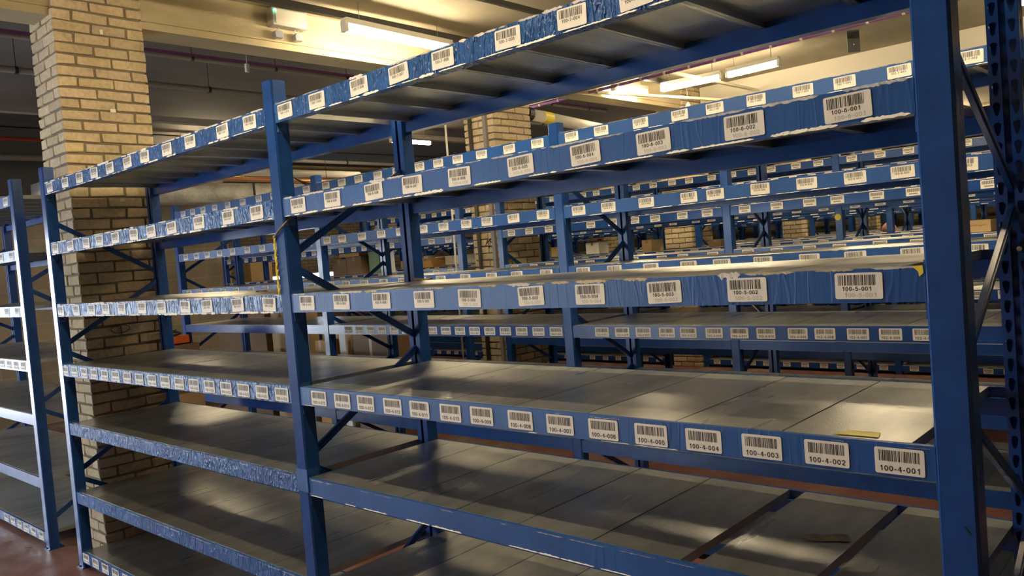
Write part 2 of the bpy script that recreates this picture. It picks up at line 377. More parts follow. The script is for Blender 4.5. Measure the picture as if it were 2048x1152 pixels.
def add_text(mb, t, cx, z, s, y, m, wide=1.0):
    x = cx - text_w(t, s)*wide/2
    for c in t:
        vv, ff, wd = GL[c]
        mb.poly([(x+a*s*wide, y, z+b*s) for a, b in vv], ff, m); x += (wd+.095)*s*wide
BARS = [.4, .9, .3, .4, .8, .5, .3, .7, .4, 1.0, .4, .3, .6, .9, .3, .5, .8, .4, .3, .9, .5, .4, .7, .3, .8, .4]
def label_mesh(t, W=.097, H=.055, seed=0, ghost=False, style='A'):
    rr = random.Random(seed); m = MB(); r = .004; pts = []
    for cx, cz, a0 in ((W/2-r, H/2-r, 0), (-W/2+r, H/2-r, 90), (-W/2+r, -H/2+r, 180), (W/2-r, -H/2+r, 270)):
        for q in (0, 45, 90):
            a = math.radians(a0+q); pts.append((cx+r*math.cos(a), cz+r*math.sin(a)))
    n = len(pts)
    m.poly([(x, -.0008, z) for x, z in pts] + [(x, 0, z) for x, z in pts], [tuple(range(n)), tuple(range(2*n-1, n-1, -1))] + [(i, (i+1) % n, n+(i+1) % n, n+i) for i in range(n)], 0)
    y = -.0011
    if style == 'A':
        bx0, bx1, bz0, bz1 = -W*.41, W*.41, -.001, H*.40; tz, ts = -H*.40, .0165
    else:
        bx0, bx1, bz0, bz1 = -W*.43, W*.36, H*.02, H*.42; tz, ts = -H*.19, .0125
    seq = BARS[:] ; rr.shuffle(seq); tot = sum(seq)*2.0 ; x = bx0; u = (bx1-bx0)/tot
    for i, b in enumerate(seq):
        wd = b*u; m.poly([(x, y, bz0), (x+wd, y, bz0), (x+wd, y, bz1), (x, y, bz1)], [(0,1,2,3)], 1)
        x += wd + u*(seq[(i*7+3) % len(seq)])
    add_text(m, t, 0 if style == 'A' else -W*.04, tz, ts, y, 1, 1.06)
    if ghost: add_text(m, t, .003, -H*.43, .0125, y+.0001, 2, 1.15)
    return m.mesh('barcode_label', [PAPER, INK, GHOST])

# ------------------------------------------------------------------ rack part meshes
PW, BH, DEP = .0693, .0712, .694
HT = 2.45
def teardrop_strip(m, P, u, v, wd, h0, h1, pitch=.05, mi=0, hs=1.0):
    """sheet strip spanned by u (across) and up, with teardrop holes punched through"""
    n = int((h1-h0)/pitch); u = Vector(u); P = Vector(P); up_ = Vector((0,0,1))
    for i in range(n):
        z0 = h0+i*pitch; z1 = z0+pitch if i < n-1 else h1; c = wd/2; zc = z0+pitch/2
        out = [(0,z0),(c,z0),(wd,z0),(wd,zc),(wd,z1),(c,z1),(0,z1),(0,zc)]
        inn = [(c-.003,zc-.013),(c,zc-.015),(c+.003,zc-.013),(c+.0075,zc+.006),(c+.006,zc+.011),(c,zc+.0135),(c-.006,zc+.011),(c-.0075,zc+.006)]
        inn = [(c+(a-c)*hs, zc+(b-zc)*hs) for a, b in inn]
        pts = [P+u*a+up_*b for a, b in out+inn]
        m.poly(pts, [(j, (j+1) % 8, 8+(j+1) % 8, 8+j) for j in range(8)], mi)
def post_mesh(perf=True):
    m = MB(); t = .06; lip = .027
    def strip(P, u, wd):
        if perf: teardrop_strip(m, P, u, None, wd, 0, HT, hs=perf)
        else:
            P = Vector(P); u = Vector(u); m.poly([P, P+u*wd, P+u*wd+Vector((0,0,HT)), P+Vector((0,0,HT))], [(0,1,2,3)])
    b = .005   # rounded front corners
    m.poly([(b,0,0),(PW-b,0,0),(PW-b,0,HT),(b,0,HT)], [(0,1,2,3)])
    m.poly([(0,b,0),(b,0,0),(b,0,HT),(0,b,HT)], [(0,1,2,3)]); m.poly([(PW-b,0,0),(PW,b,0),(PW,b,HT),(PW-b,0,HT)], [(0,1,2,3)])
    strip((0,b,0), (0,1,0), t-b); strip((PW,b,0), (0,1,0), t-b)
    strip((0,t,0), (1,0,0), lip); strip((PW-lip,t,0), (1,0,0), lip)
    return m.mesh('upright_post', [BLUE])
POSTS = {p: post_mesh(p) for p in (0, .38, 1.2)}
def add_post(parent, x, y, back=False, perf=.38, label=None):
    o = put('upright_post', POSTS[perf], parent, (x+(PW if back else 0), y, 0), (0, 0, PI if back else 0), label)
    s = o.modifiers.new('sheet', 'SOLIDIFY'); s.thickness = .002; s.offset = 0
    return o
fm = MB(); fm.box((-.012, -.012, 0), (PW+.012, .085, .006)); fm.box((.012, -.01, .006), (.024, .0, .012)); FOOT = fm.mesh('foot_plate', [BLUE])
BM = {}
def beam_mesh(L, mat_, key, taped=False):
    if (round(L,3), key) in BM: return BM[(round(L,3), key)]
    m = MB()
    m.box((.001, 0, -BH), (L-.001, .014, 0)); m.box((.001, .0141, -BH), (L-.001, .04, -.026))
    m.box((.0, .004, -BH-.035), (.004, .044, .012)); m.box((L-.004, .004, -BH-.035), (L, .044, .012))
    me = m.mesh('shelf_beam', [mat_]); BM[(round(L,3), key)] = me; return me
def panel_mesh(wd, dp, mat_, k=1):
    m = MB(); w2 = wd/k
    for i in range(k):
        x0 = i*w2+.001; x1 = (i+1)*w2-.001; t = .0016; h = .024
        m.box((x0, 0, -t), (x1, dp, 0)); m.box((x0, 0, -h), (x0+t, dp, -t)); m.box((x1-t, 0, -h), (x1, dp, -t))
        m.box((x0+t, 0, -h), (x1-t, t, -t)); m.box((x0+t, dp-t, -h), (x1-t, dp, -t))
        m.box((x0+t, t, -h), (x0+.011, dp-t, -h+t)); m.box((x1-.011, t, -h), (x1-t, dp-t, -h+t))
    return m.mesh('shelf_panel', [mat_])
PM = {}
def panel(parent, x, wd, y0, z, mat_=DECK, dp=None, label=None):
    dp = dp or DEP-.03
    key = (round(wd,3), mat_.name, round(dp,3))
    if key not in PM: PM[key] = panel_mesh(wd, dp, mat_)
    return put('shelf_panel', PM[key], parent, (x, y0+.0150, z), label=label)
def torn_mesh(L, seed, dens=.6, amp=.004, both=True, mats=(TORN, TORNY), big=0, yellow=0, thin=False):
    """ragged white paper backing showing along the taped beam edges"""
    rr = random.Random(seed); m = MB()
    def run(z, sgn):
        x = .01
        while x < L-.04:
            ln = rr.uniform(.02, .16)
            if rr.random() < dens:
                x1 = min(x+ln, L-.01); n = max(3, int((x1-x)/.005)); mi = 1 if rr.random() < yellow else 0
                a = amp*rr.uniform(.5, 1.4)*(big if big and rr.random() < .3 else 1)
                top = []; bot = []
                for i in range(n+1):
                    xx = x+(x1-x)*i/n; e = min(1, i/2, (n-i)/2)*.8+.2
                    top.append((xx, -.0014-.001*rr.random(), z+sgn*a*e*rr.uniform(.4, 1)*(0.25 if thin else .6)))
                    bot.append((xx, -.0004, z-sgn*a*e*rr.uniform(.35, 1)))
                o = top+bot; N = n+1
                m.poly(o, [(i, i+1, N+i+1, N+i) for i in range(n)], mi)
                m.poly([(p[0], p[1]+.0009, p[2]) for p in top]+[(p[0], p[1]+.0005, p[2]) for p in bot], [(i, N+i, N+i+1, i+1) for i in range(n)], mi)
            x += ln + rr.uniform(0, .05)
    run(-.0005 if not thin else -.006, 1)
    if both: run(-BH+.0015, -1)
    return m.mesh('torn_tape_edge', list(mats))
LEV = [.1053, .4761, .8989, 1.2573, 1.6203, 1.992, 2.3525]

def brace(parent, x, y0, p, q, dark=False, thick=.028, label=None):
    m = MB(); P = Vector((x, y0+p[0], p[1])); Q = Vector((x, y0+q[0], q[1])); m.bar(P, Q, .012, thick, 0, (1, 0, 0))
    m.bar(P+Vector((.0075, 0, 0)), Q+Vector((.0075, 0, 0)), .003, thick*.45, 0, (1, 0, 0))
    o = put('diagonal_brace', m.mesh('diagonal_brace', [BLUE]), parent, label=label); return o
def frame_braces(parent, x, y0, front_first=True):
    nodes = [.17, .57, .95, 1.35, 1.75, 2.14]; yf, yb = .03, DEP-.03
    for i in range(5):
        a = yb if (i % 2 == 0) == front_first else yf
        b = yf if a == yb else yb
        brace(parent, x, y0, (a, nodes[i]+.015), (b, nodes[i+1]-.015))

# ------------------------------------------------------------------ the nearest rack (aisle 100)
def near_rack():
    root = empty('shelving_rack', (0, 0, 0), 'nearest blue steel shelving rack, two bays of empty shelves with 100-series barcode labels', 'shelving rack')
    xs = [-4.9117, -2.345, 0.0]
    for i, x in enumerate(xs):
        for bk in (0, 1):
            add_post(root, x, DEP if bk else 0, bool(bk), [.38, 0, 1.2 if bk else 0][i])
            put('foot_plate', FOOT, root, (x+(PW if bk else 0), DEP if bk else 0, 0), (0, 0, PI if bk else 0))
        frame_braces(root, x+PW/2, 0, front_first=(i != 1))
    LX = {7: ([-.13, -.37, -.62, -.82, -1.05, -1.32, -1.53, -1.74, -1.99, -2.2], [-2.46, -2.68, -2.97, -3.2, -3.44, -3.64, -3.86, -4.07, -4.28, -4.5, -4.75]),
          6: ([-.13, -.36, -.6, -.81, -1.04, -1.29, -1.51, -1.71, -1.95, -2.17], [-2.47, -2.7, -2.96, -3.23, -3.45, -3.65, -3.88, -4.09, -4.28, -4.52, -4.76]),
          5: ([-.13, -.38, -.6, -.83, -1.04, -1.29, -1.5, -1.72, -1.95, -2.17], [-2.44, -2.69, -2.96, -3.17, -3.42, -3.64, -3.89, -4.1, -4.3, -4.53, -4.78]),
          4: ([-.07, -.22, -.37, -.52, -.67, -.82, -.97, -1.12, -1.28, -1.42, -1.57, -1.71, -1.86, -2.0, -2.15], [-2.41-.15*i for i in range(17)]),
          1: ([], [-3.91-.147*i for i in range(7)])}
    bays = [(-2.2757, 0.0, 'R'), (-4.8424, -2.345, 'L')]
    for x0, x1, side in bays:
        L = x1-x0
        for lv in range(1, 8):
            z = LEV[lv-1]
            crum = side == 'L' or lv == 7
            f = put('shelf_beam', beam_mesh(L, WRAP if crum else TAPE, 'w' if crum else 't'), root, (x0, .003, z), label='front beam wrapped in blue tape')
            b = put('shelf_beam', beam_mesh(L, BLUE, 'p'), root, (x1, DEP-.003, z), (0, 0, PI))
            sd = lv*10+(side == 'L')
            if lv >= 5: tm = torn_mesh(L, sd, .8 if lv != 5 else .85, .0044 if lv != 5 else .0055, not (lv == 5 and side == 'R'), big=2.0 if (lv == 5 and side == 'R') else 1.4, yellow=.45 if (lv == 5 and side == 'R') else 0)
            elif lv == 4: tm = torn_mesh(L, sd, .18, .0016, True, thin=True)
            else: tm = torn_mesh(L, sd, .62, .0034, lv == 3 and side == 'R', thin=True)
            put('torn_tape_edge', tm, f, label='ragged white paper along the tape edge')['kind'] = 'stuff'
            if lv in LX:
                xs_ = LX[lv][0 if side == 'R' else 1]
                for i, lx in enumerate(xs_):
                    n = i+1 if side == 'R' else 20+i
                    if lv == 1: n = 30+i
                    rr = random.Random(lv*100+n)
                    me = label_mesh('100-%d-%03d' % (lv, n), seed=lv*100+n, ghost=(lv in (5, 6) and n < 7), style='A' if lv in (4, 1) else 'B')
                    tilt = 0 if lv == 4 else rr.uniform(-.045, .045)
                    o = put('barcode_label', me, f, (lx-x0, -.0012, -BH/2-(.0018 if lv == 4 else 0)+rr.uniform(-.001, .001)), (0, tilt, 0))
            # deck panels
            zt = z+.0005
            if lv == 3 and side == 'R':
                cuts = [(-2.268, -1.993), (-1.990, -1.718), (-1.715, -1.446), (-1.443, -1.173), (-1.170, -.896), (-.893, -.617), (-.568, -.296), (-.268, -.004)]
            elif lv == 2 and side == 'R':
                cuts = [(-2.268+.276*i, -2.268+.276*i+.273) for i in range(8)]
            elif side == 'R':
                cuts = [(-2.268+.2779*i, -2.268+.2779*i+.2755) for i in range(8)]
            else:
                cuts = [(-4.838+.2766*i, -4.838+.2766*i+.2742) for i in range(9)]
            for a, b_ in cuts: panel(root, a, b_-a, 0, zt)
    # yellow strip and cable on the middle post
    m = MB(); rr = random.Random(3); z = 1.63; y = -.004
    pts = [(-2.349+rr.uniform(-.003, .003), y, 1.62+i*.018) for i in range(14)]; m.tube(pts, .0045, 0, 6)
    for i in range(9): m.bar((-2.348, y, 1.63+i*.025), (-2.340+rr.uniform(-.004, .006), y-.003, 1.645+i*.025), .005, .002)
    put('yellow_tape_strip', m.mesh('yellow_tape_strip', [YEL]), root)
    m = MB(); m.tube([(-2.349, .02, 1.83), (-2.349, -.006, 1.845), (-2.315, -.008, 1.865), (-2.28, -.006, 1.885), (-2.268, .02, 1.915), (-2.27, .05, 1.93), (-2.30, .05, 1.9), (-2.345, .03, 1.85)], .004, 0, 8)
    put('tied_cable', m.mesh('tied_cable', [WIRE]), root)
    # taped band around the middle post
    for z0, z1 in ((.84, .93), (.02, .1)):
        m = MB(); m.box((-2.349, -.003, z0), (-2.272, .05, z1)); put('tape_band', m.mesh('tape_band', [TAPE]), root)
    m = MB(); m.poly([(-.024, -.002, .001), (-.004, -.002, .002), (-.003, -.002, -.013), (-.011, -.002, -.021), (-.013, -.002, -.010)], [(0,1,2,3,4)])
    put('yellow_tape_scrap', m.mesh('yellow_tape_scrap', [YEL]), root, (0, .003, LEV[4]))
    m = MB(); m.bar((.046, -.0012, 1.105), (.055, -.0012, 1.09), .002, .003); put('scratch_mark', m.mesh('scratch_mark', [BLACK]), root)
    m = MB()
    for x in (.028,):
        for z in (1.62, 1.2): m.tube([(x+.02, .63, z), (x+.02, .622, z)], .006, 0, 10)
    put('bolt_head', m.mesh('bolt_head', [CREAM]), root, label='brass coloured bolt head')
    return root
near = near_rack()

# ------------------------------------------------------------------ generic racks
NP = {}
def far_label_beam(L, key, labs, mat_, yoff):
    if key in NP: return NP[key]
    m = MB(); m.box((.001, 0, -BH), (L-.001, .014, 0)); m.box((.001, .0141, -BH), (L-.001, .04, -.026))
    m.box((.01, -.0012, -.002), (L-.01, .0, .0015), 3)
    rr = random.Random(len(NP)+5)
    for lx in labs:
        z = -BH/2+rr.uniform(-.002, .002)
        m.box((lx-.047, -.0015, z-.026), (lx+.047, -.0002, z+.027), 1)
        for i in range(13):
            a = lx-.039+i*.006; m.poly([(a, -.0018, z), (a+.0035, -.0018, z), (a+.0035, -.0018, z+.021), (a, -.0018, z+.021)], [(0,1,2,3)], 2)
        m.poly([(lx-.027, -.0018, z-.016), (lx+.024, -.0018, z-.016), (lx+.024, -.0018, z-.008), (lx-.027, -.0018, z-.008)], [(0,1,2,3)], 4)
    me = m.mesh('shelf_beam', [mat_, PAPER, INK, TORN, FARINK]); NP[key] = me; return me
DK = {}
def rack(label, y0, posts, levels, group, detail=0, braces=True, plain_levels=(2, 3), deck_mat=DECK, first=False):
    root = empty('shelving_rack', (posts[0], y0, 0), label, 'shelving rack', group)
    ox = posts[0]
    for i, x in enumerate(posts):
        for bk in (0, 1):
            add_post(root, x-ox, DEP if bk else 0, bool(bk), perf=.38 if detail > 1 else 0)
        if detail: put('foot_plate', FOOT, root, (x-ox, 0, 0))
        if braces: frame_braces(root, x-ox+PW/2, 0, front_first=not (i == 0 or detail == 2))
    for bi, (a, b) in enumerate(zip(posts, posts[1:])):
        L = b-a-PW; x0 = a+PW-ox
        for lv, z in enumerate(levels, 1):
            if z is None: continue
            if detail == 0:
                var = (bi+lv) % 3; n = 10 if lv != 4 else 15
                if lv in plain_levels: n = 0
                rr = random.Random(var*7+n); labs = [(i+.5)*L/n+rr.uniform(-.03, .03)*(n == 10) for i in range(n)] if n else []
                put('shelf_beam', far_label_beam(L, (round(L,3), n, var), labs, BLUE, 0), root, (x0, .003, z))
            else:
                f = put('shelf_beam', beam_mesh(L, TAPE if lv > 4 else BLUE, 't' if lv > 4 else 'p'), root, (x0, .003, z))
                if lv > 4: put('torn_tape_edge', torn_mesh(L, lv*13+bi, .75, .0022, True), f)['kind'] = 'stuff'
                if detail == 1 and lv in LX2:
                    for n, lx in LX2[lv]:
                        if a < lx < b:
                            put('barcode_label', label_mesh('102-%d-%03d' % (lv, n), seed=n+lv*50, style='A' if lv == 4 else 'B', H=.053), f, (lx-ox-x0, -.0012, -BH/2), (0, 0 if lv == 4 else random.Random(n).uniform(-.03, .03), 0))
                if detail == 2 and lv in (7, 6, 5, 4, 1):
                    n = 5 if lv != 1 else 6
                    for i in range(n):
                        lx = L-.09-i*(.22 if lv not in (1, 4) else .15)
                        put('barcode_label', label_mesh('099-%d-%03d' % (lv, i+1), seed=i+lv*90, style='A' if lv in (4, 1) else 'B'), f, (lx, -.0012, -BH/2), (0, random.Random(i+lv).uniform(-.04, .04), 0))
            put('shelf_beam', beam_mesh(L, BLUE, 'p'), root, (x0+L, DEP-.003, z), (0, 0, PI))
            if detail:
                n = int(round(L/.277)); pw = L/n
                if detail == 2 or lv >= 3:
                    for i in range(n): panel(root, x0+i*pw+.001, pw-.003, 0, z+.0005, deck_mat)
                    continue
            key = (round(L,3), deck_mat.name)
            if key not in DK: DK[key] = panel_mesh(L, DEP-.03, deck_mat, int(round(L/.277)))
            put('shelf_deck', DK[key], root, (x0, .015, z+.0005))
    return root
LX2 = {7: [(2+i, x) for i, x in enumerate([-.34, -.61, -.84, -1.03, -1.26, -1.48, -1.68, -1.92, -2.18, -2.39])] + [(20+i, x) for i, x in enumerate([-2.65, -2.88, -3.12, -3.34, -3.53, -3.72, -3.96, -4.18, -4.41, -4.62, -4.83])] + [(40+i, x) for i, x in enumerate([-5.1, -5.34, -5.59, -5.83, -6.1, -6.37, -6.61, -6.84, -7.05, -7.25])],
       6: [(2+i, x) for i, x in enumerate([-.38, -.62, -.82, -1.04, -1.27, -1.51, -1.66, -1.92, -2.17, -2.38])] + [(20+i, x) for i, x in enumerate([-2.65, -2.89, -3.12, -3.31, -3.53, -3.74, -3.98, -4.2, -4.43, -4.68, -4.88])] + [(40+i, x) for i, x in enumerate([-5.14, -5.36, -5.62, -5.85, -6.1, -6.36, -6.6, -6.84, -7.06, -7.28])],
       5: [(2+i, x) for i, x in enumerate([-.36, -.6, -.84, -1.05, -1.28, -1.5, -1.69, -1.92, -2.16, -2.38])] + [(20+i, x) for i, x in enumerate([-2.66, -2.9, -3.12, -3.36, -3.6, -3.8, -4.0, -4.22, -4.45, -4.68, -4.88])] + [(40+i, x) for i, x in enumerate([-5.14, -5.36, -5.62, -5.85, -6.1, -6.36, -6.6, -6.84, -7.06, -7.28])],
       4: [(2, -.22), (4, -.44)] + [(5+i, x) for i, x in enumerate([-.57, -.71, -.85, -1.0, -1.13, -1.29, -1.43, -1.57, -1.72, -1.85, -2.0, -2.14, -2.28])] + [(20+i, -2.62-.139*i) for i in range(16)] }
LV2 = [.105, .57, .90, 1.255, 1.605, 1.96, 2.387]
LVF = [.105, .52, .90, 1.245, 1.60, 1.935, 2.365]
rack('blue rack with dusty shelves at the far left edge, beyond the brick column gap', 0, [-8.02, -5.50], LEV, 'aisle racks', detail=2, deck_mat=DUST)
rack('second blue rack back, directly behind the nearest rack, with 102-series labels', 2.0, [-7.505, -5.035, -2.560, -.135, 2.30], LV2, 'aisle racks', detail=1)
rack('third blue rack back, right of the pale brick column, its beams in shade', 4.0, [-4.93, -2.53, -.10, 2.33], LVF, 'aisle racks')
rack('third blue rack back, left of the pale column, holding brown cartons', 4.0, [-10.35, -7.93, -5.50], LVF, 'aisle racks')
rack('fourth blue rack back, with a yellow disc on one of its posts', 6.0, [-9.6, -7.2, -4.80, -2.42, -.02, 2.38], LVF, 'aisle racks')
rack('fifth blue rack back, right of the second distant brick column', 7.8, [-4.93, -2.53, -.10, 2.33], LVF, 'aisle racks')
rack('fifth blue rack back, left of the small brick column, holding white cartons', 7.8, [-12.8, -10.35, -7.93, -5.50], LVF, 'aisle racks')
names = ['sixth', 'seventh', 'eighth', 'ninth', 'tenth']
for i, y in enumerate([9.65, 11.5, 13.3, 15.1, 16.9]):
    lab = '%s blue rack back, %s' % (names[i], ['seen only as thin blue bands above the middle shelf', 'a row of tiny posts behind the bald person', 'a thin band of blue and white among the distant beams', 'a faint distant band of beams and labels', 'farthest row of shelving in the building'][i])
    if i % 2 == 0: rack(lab, y, [-12.3, -9.85, -7.4, -4.93, -2.5, -.05], LVF, 'aisle racks', braces=i < 3)
    else:
        rack(lab, y, [-4.91, -2.53, -.10], LVF, 'aisle racks', braces=i < 3)
        rack('%s blue rack back, its part left of the brick columns' % names[i], y, [-12.8, -10.35, -7.93, -5.50], LVF, 'aisle racks', braces=i < 3)

# ------------------------------------------------------------------ lamps
def tube_light(a, b, label, group='fluorescent battens', hang=CZ):
    a, b = Vector(a), Vector(b); c = (a+b)/2; L = (b-a).length; rz = math.atan2(b.y-a.y, b.x-a.x)
    r = empty('fluorescent_light', (c.x, c.y, c.z), label, 'ceiling light', group, rz)
    m = MB(); m.box((-L/2-.02, -.035, .03), (L/2+.02, .035, .075)); m.box((-L/2-.03, -.032, -.03), (-L/2, .032, .05)); m.box((L/2, -.032, -.03), (L/2+.03, .032, .05))
    bevel(put('housing', m.mesh('housing', [WHITEP]), r), .004)
    m = MB(); m.tube([(-L/2, 0, -.002), (L/2, 0, -.002)], .029, 0, 14); put('lamp_tube', m.mesh('lamp_tube', [GLOW], True), r)
    for x in (-L*.38, L*.38):
        m = MB(); m.tube([(x, 0, .07), (x, 0, hang-c.z-.002)], .003, 0, 6); put('hanger', m.mesh('hanger', [GREYP]), r)
    return r
tube_light((-4.5, 2.08, 3.5), (-4.56, 3.2, 3.5), 'long lit tube light beside the pale concrete beam, upper left of centre')
tube_light((-4.6, 6.72, 3.5), (-3.9, 6.78, 3.5), 'left one of the two tube lights in line above the third rack')
tube_light((-3.78, 6.76, 3.5), (-3.2, 6.74, 3.5), 'right one of the two tube lights in line above the third rack')
tube_light((-4.86, 6.08, 3.5), (-4.83, 6.68, 3.5), 'short tube light by the beam, just under the nearest rack top shelf edge')
tube_light((-8.78, 6.0, 3.5), (-8.8, 6.75, 3.5), 'tube light at left, half hidden by a back post of the nearest rack')
tube_light((-.93, 6.5, 3.5), (-.2, 6.6, 3.5), 'glaring tube light at the top right corner')
tube_light((-3.4, -.75, 3.5), (-2.2, -.75, 3.5), 'tube light over the front aisle near the middle post, outside the picture')
tube_light((-1.7, -.75, 3.5), (-.5, -.75, 3.5), 'tube light over the front aisle near the right post, outside the picture')
tube_light((-.9, 1.3, 3.5), (.3, 1.3, 3.5), 'tube light over the aisle behind the nearest rack, hidden by its top shelf')
tube_light((-3.3, 1.3, 3.5), (-2.1, 1.3, 3.5), 'tube light over the aisle behind the nearest rack, left of the other one there')
tube_light((-.9, 3.3, 3.5), (.3, 3.3, 3.5), 'tube light over the aisle behind the second rack, hidden by the top shelf')
tube_light((-7.2, 5.0, 3.5), (-6.2, 5.0, 3.5), 'added unseen tube light behind the top shelf, brightening the brown cartons')  # added out of sight to brighten the cartons behind the racks
tube_light((-10.2, 3.4, 3.5), (-10.2, 4.2, 3.5), 'added unseen tube light near the block wall end, hidden by the top shelf')  # added out of sight to brighten the block wall
for (x, y) in ((-3.6, 9.1), (-1.2, 9.1), (-4.3, 11), (-1.5, 11.4), (-4.3, 15), (-.8, 15), (-9, 11.2), (-9, 15)):  # unseen tubes, the nearer ones added to brighten the distant shelves
    tube_light((x, y, 3.5), (x+1.2, y, 3.5), ('farthest' if y > 12 else 'distant') + ' unseen tube light hidden by shelving' + (' at far left' if x < -5 else ' near the brick columns' if x < -3 else ' at right'))
# emergency light
r = empty('emergency_light', (-4.984, 1.86, 3.635), 'grey twin-head emergency light with a green lamp on the concrete beam', 'emergency light')
m = MB(); m.box((0, -.155, -.065), (.09, .155, .07)); bevel(put('casing', m.mesh('casing', [LITP]), r), .012, 3)
m = MB(); m.box((.09, -.13, -.05), (.094, .135, .055)); bevel(put('front_panel', m.mesh('front_panel', [WHITEP]), r), .002)
m = MB(); m.tube([(.09, -.135, .042), (.102, -.135, .042)], .011, 0, 12); put('status_lamp', m.mesh('status_lamp', [LEDG]), r, label='green lit status lamp')
for y in (-.09, .085):
    m = MB(); m.tube([(.03, y-.014, -.05), (.035, y-.016, -.08), (.04, y-.01, -.1)], .003, 0, 6); m.tube([(.03, y+.014, -.05), (.035, y+.016, -.08), (.04, y+.01, -.1)], .003, 0, 6)
    b = put('lamp_bracket', m.mesh('lamp_bracket', [WHITEP]), r)
    m = MB(); pts = []
    prof = [(-.038, -.008), (-.022, .008), (.022, .008), (.038, -.008), (.034, -.05), (-.034, -.05)]
    m.poly([(.02, y+a, -.1+c) for a, c in prof]+[(.065, y+a*.95, -.102+c*.95) for a, c in prof], [tuple(range(6)), tuple(range(11, 5, -1))]+[(i, (i+1) % 6, 6+(i+1) % 6, 6+i) for i in range(6)])
    bevel(put('lamp_head', m.mesh('lamp_head', [LENSP]), r), .004)

# ------------------------------------------------------------------ pipes, trays and cables under the ceiling
def run(name, pts, rad, m_, label, cat='pipe', clips=0, seg=12, group='services under the ceiling', clipm=None):
    m = MB(); m.tube(pts, rad, 0, seg); me = m.mesh(name, [m_], True); o = put(name, me); tag(o, label, cat, group)
    if clips:
        a, b = Vector(pts[0]), Vector(pts[-1])
        for i in range(clips):
            p = a.lerp(b, (i+.5)/clips); d = (b-a).normalized()
            c = MB(); c.tube([p-d*.012, p+d*.012], rad*1.15, 0, 12); c.tube([p+Vector((0,0,rad)), Vector((p.x, p.y, CZ-.004))], .003, 0, 6)
            put('pipe_clip', c.mesh('pipe_clip', [clipm or BLACK]), o)
    return o
def tray(name, a, b, wd, th, m_, label, cat='cable tray', group='services under the ceiling', side=None):
    m = MB(); m.bar(a, b, wd, th, 0, side); o = put(name, m.mesh(name, [m_])); tag(o, label, cat, group); return o
o = run('cable_conduit', [(-6.0, -3.5, 3.545), (-6.0, 7.5, 3.545)], .019, GREYP, 'pale conduit carrying a purple strip, left of the big brick column beam', 'conduit', 14, clipm=BLACK)
m = MB(); m.box((-6.024, -3.5, 3.555), (-5.984, 7.5, 3.582)); put('purple_strip', m.mesh('purple_strip', [PURP]), o, label='purple cable along the conduit')
run('steel_pipe', [(-6.5, -3.5, 3.43), (-6.5, 7.5, 3.41)], .026, GREYP, 'grey steel pipe running just below the purple conduit', clips=7)
tray('cable_tray', (-8.0, -3.5, 3.43), (-8.0, 7, 3.41), .1, .06, GREYP, 'flat brownish tray on the dark ceiling left of centre')
run('red_pipe', [(-9.2, -3.5, 3.38), (-9.2, 4.2, 3.33)], .02, REDP, 'thin red pipe far back against the dark ceiling, left')
run('grey_pipe', [(-10.2, -3.5, 3.3), (-10.2, 4.2, 3.3)], .04, GREYP, 'thick grey pipe near the far left edge under the ceiling')
run('white_pipe', [(-9.5, 3.2, 3.1), (-9.5, 5.9, 3.08)], .05, WHITEP, 'white lagged pipe above the foil duct')
run('copper_pipe', [(-9.5, 3.4, 3.0), (-9.5, 6.0, 2.97)], .03, COPP, 'orange copper pipe below the white pipe above the foil duct')
run('slim_white_pipe', [(-11.6, 5.0, 3.60), (-11.6, 11, 3.57)], .03, WHITEP, 'slim white pipe crossing behind the back post, under the tube light', clips=4)
o = run('white_pipe', [(-5.03, 4.72, 3.14), (-5.03, 6.6, 3.02)], .062, WHITEP, 'thick white pipe with a yellow band, right of the piped brick column')
m = MB(); m.tube([(-5.03, 4.95, 3.125), (-5.03, 5.09, 3.116)], .0635, 0, 16); put('yellow_band', m.mesh('yellow_band', [YEL]), o, label='yellow marker band')
m = MB(); m.tube([(-5.03, 4.69, 3.142), (-5.03, 4.76, 3.137)], .072, 0, 16); m.tube([(-5.03, 4.72, 3.2), (-5.03, 4.72, CZ)], .008, 0, 6); put('pipe_bracket', m.mesh('pipe_bracket', [BLACK]), o)
o = run('ceiling_conduit', [(-6.2, 5.82, 3.45), (1.5, 5.52, 3.45)], .017, PURP, 'dark purple conduit with many small clips crossing below the top shelf, right', 'conduit', 26, clipm=CREAM)
m = MB(); m.tube([(-6.2, 5.80, 3.478), (1.5, 5.50, 3.478)], .008, 0, 8); put('cable', m.mesh('cable', [CREAM]), o)
tray('lighting_trunking', (-4.44, -3.5, 3.615), (-4.68, 7.0, 3.615), .05, .05, DARKM, 'long dark trunking above the tube light by the concrete beam', 'trunking')
tray('lighting_trunking', (-3.66, -3.5, 3.62), (-3.70, 4.5, 3.62), .035, .04, DARKM, 'short dark trunking right of the tube light, crossing to the top shelf', 'trunking')
tray('ceiling_rail', (-4.12, 5.9, 3.53), (-4.12, 8.2, 3.53), .035, .03, CREAM, 'cream ceiling rail passing between the two tube lights', 'rail', side=(1,0,0))
tray('ceiling_rail', (-4.98, 5.9, 3.46), (-4.2, 8.2, 3.4), .035, .03, CREAM, 'cream ceiling rail crossing left of the bell shaped fitting', 'rail', side=(1,0,0))
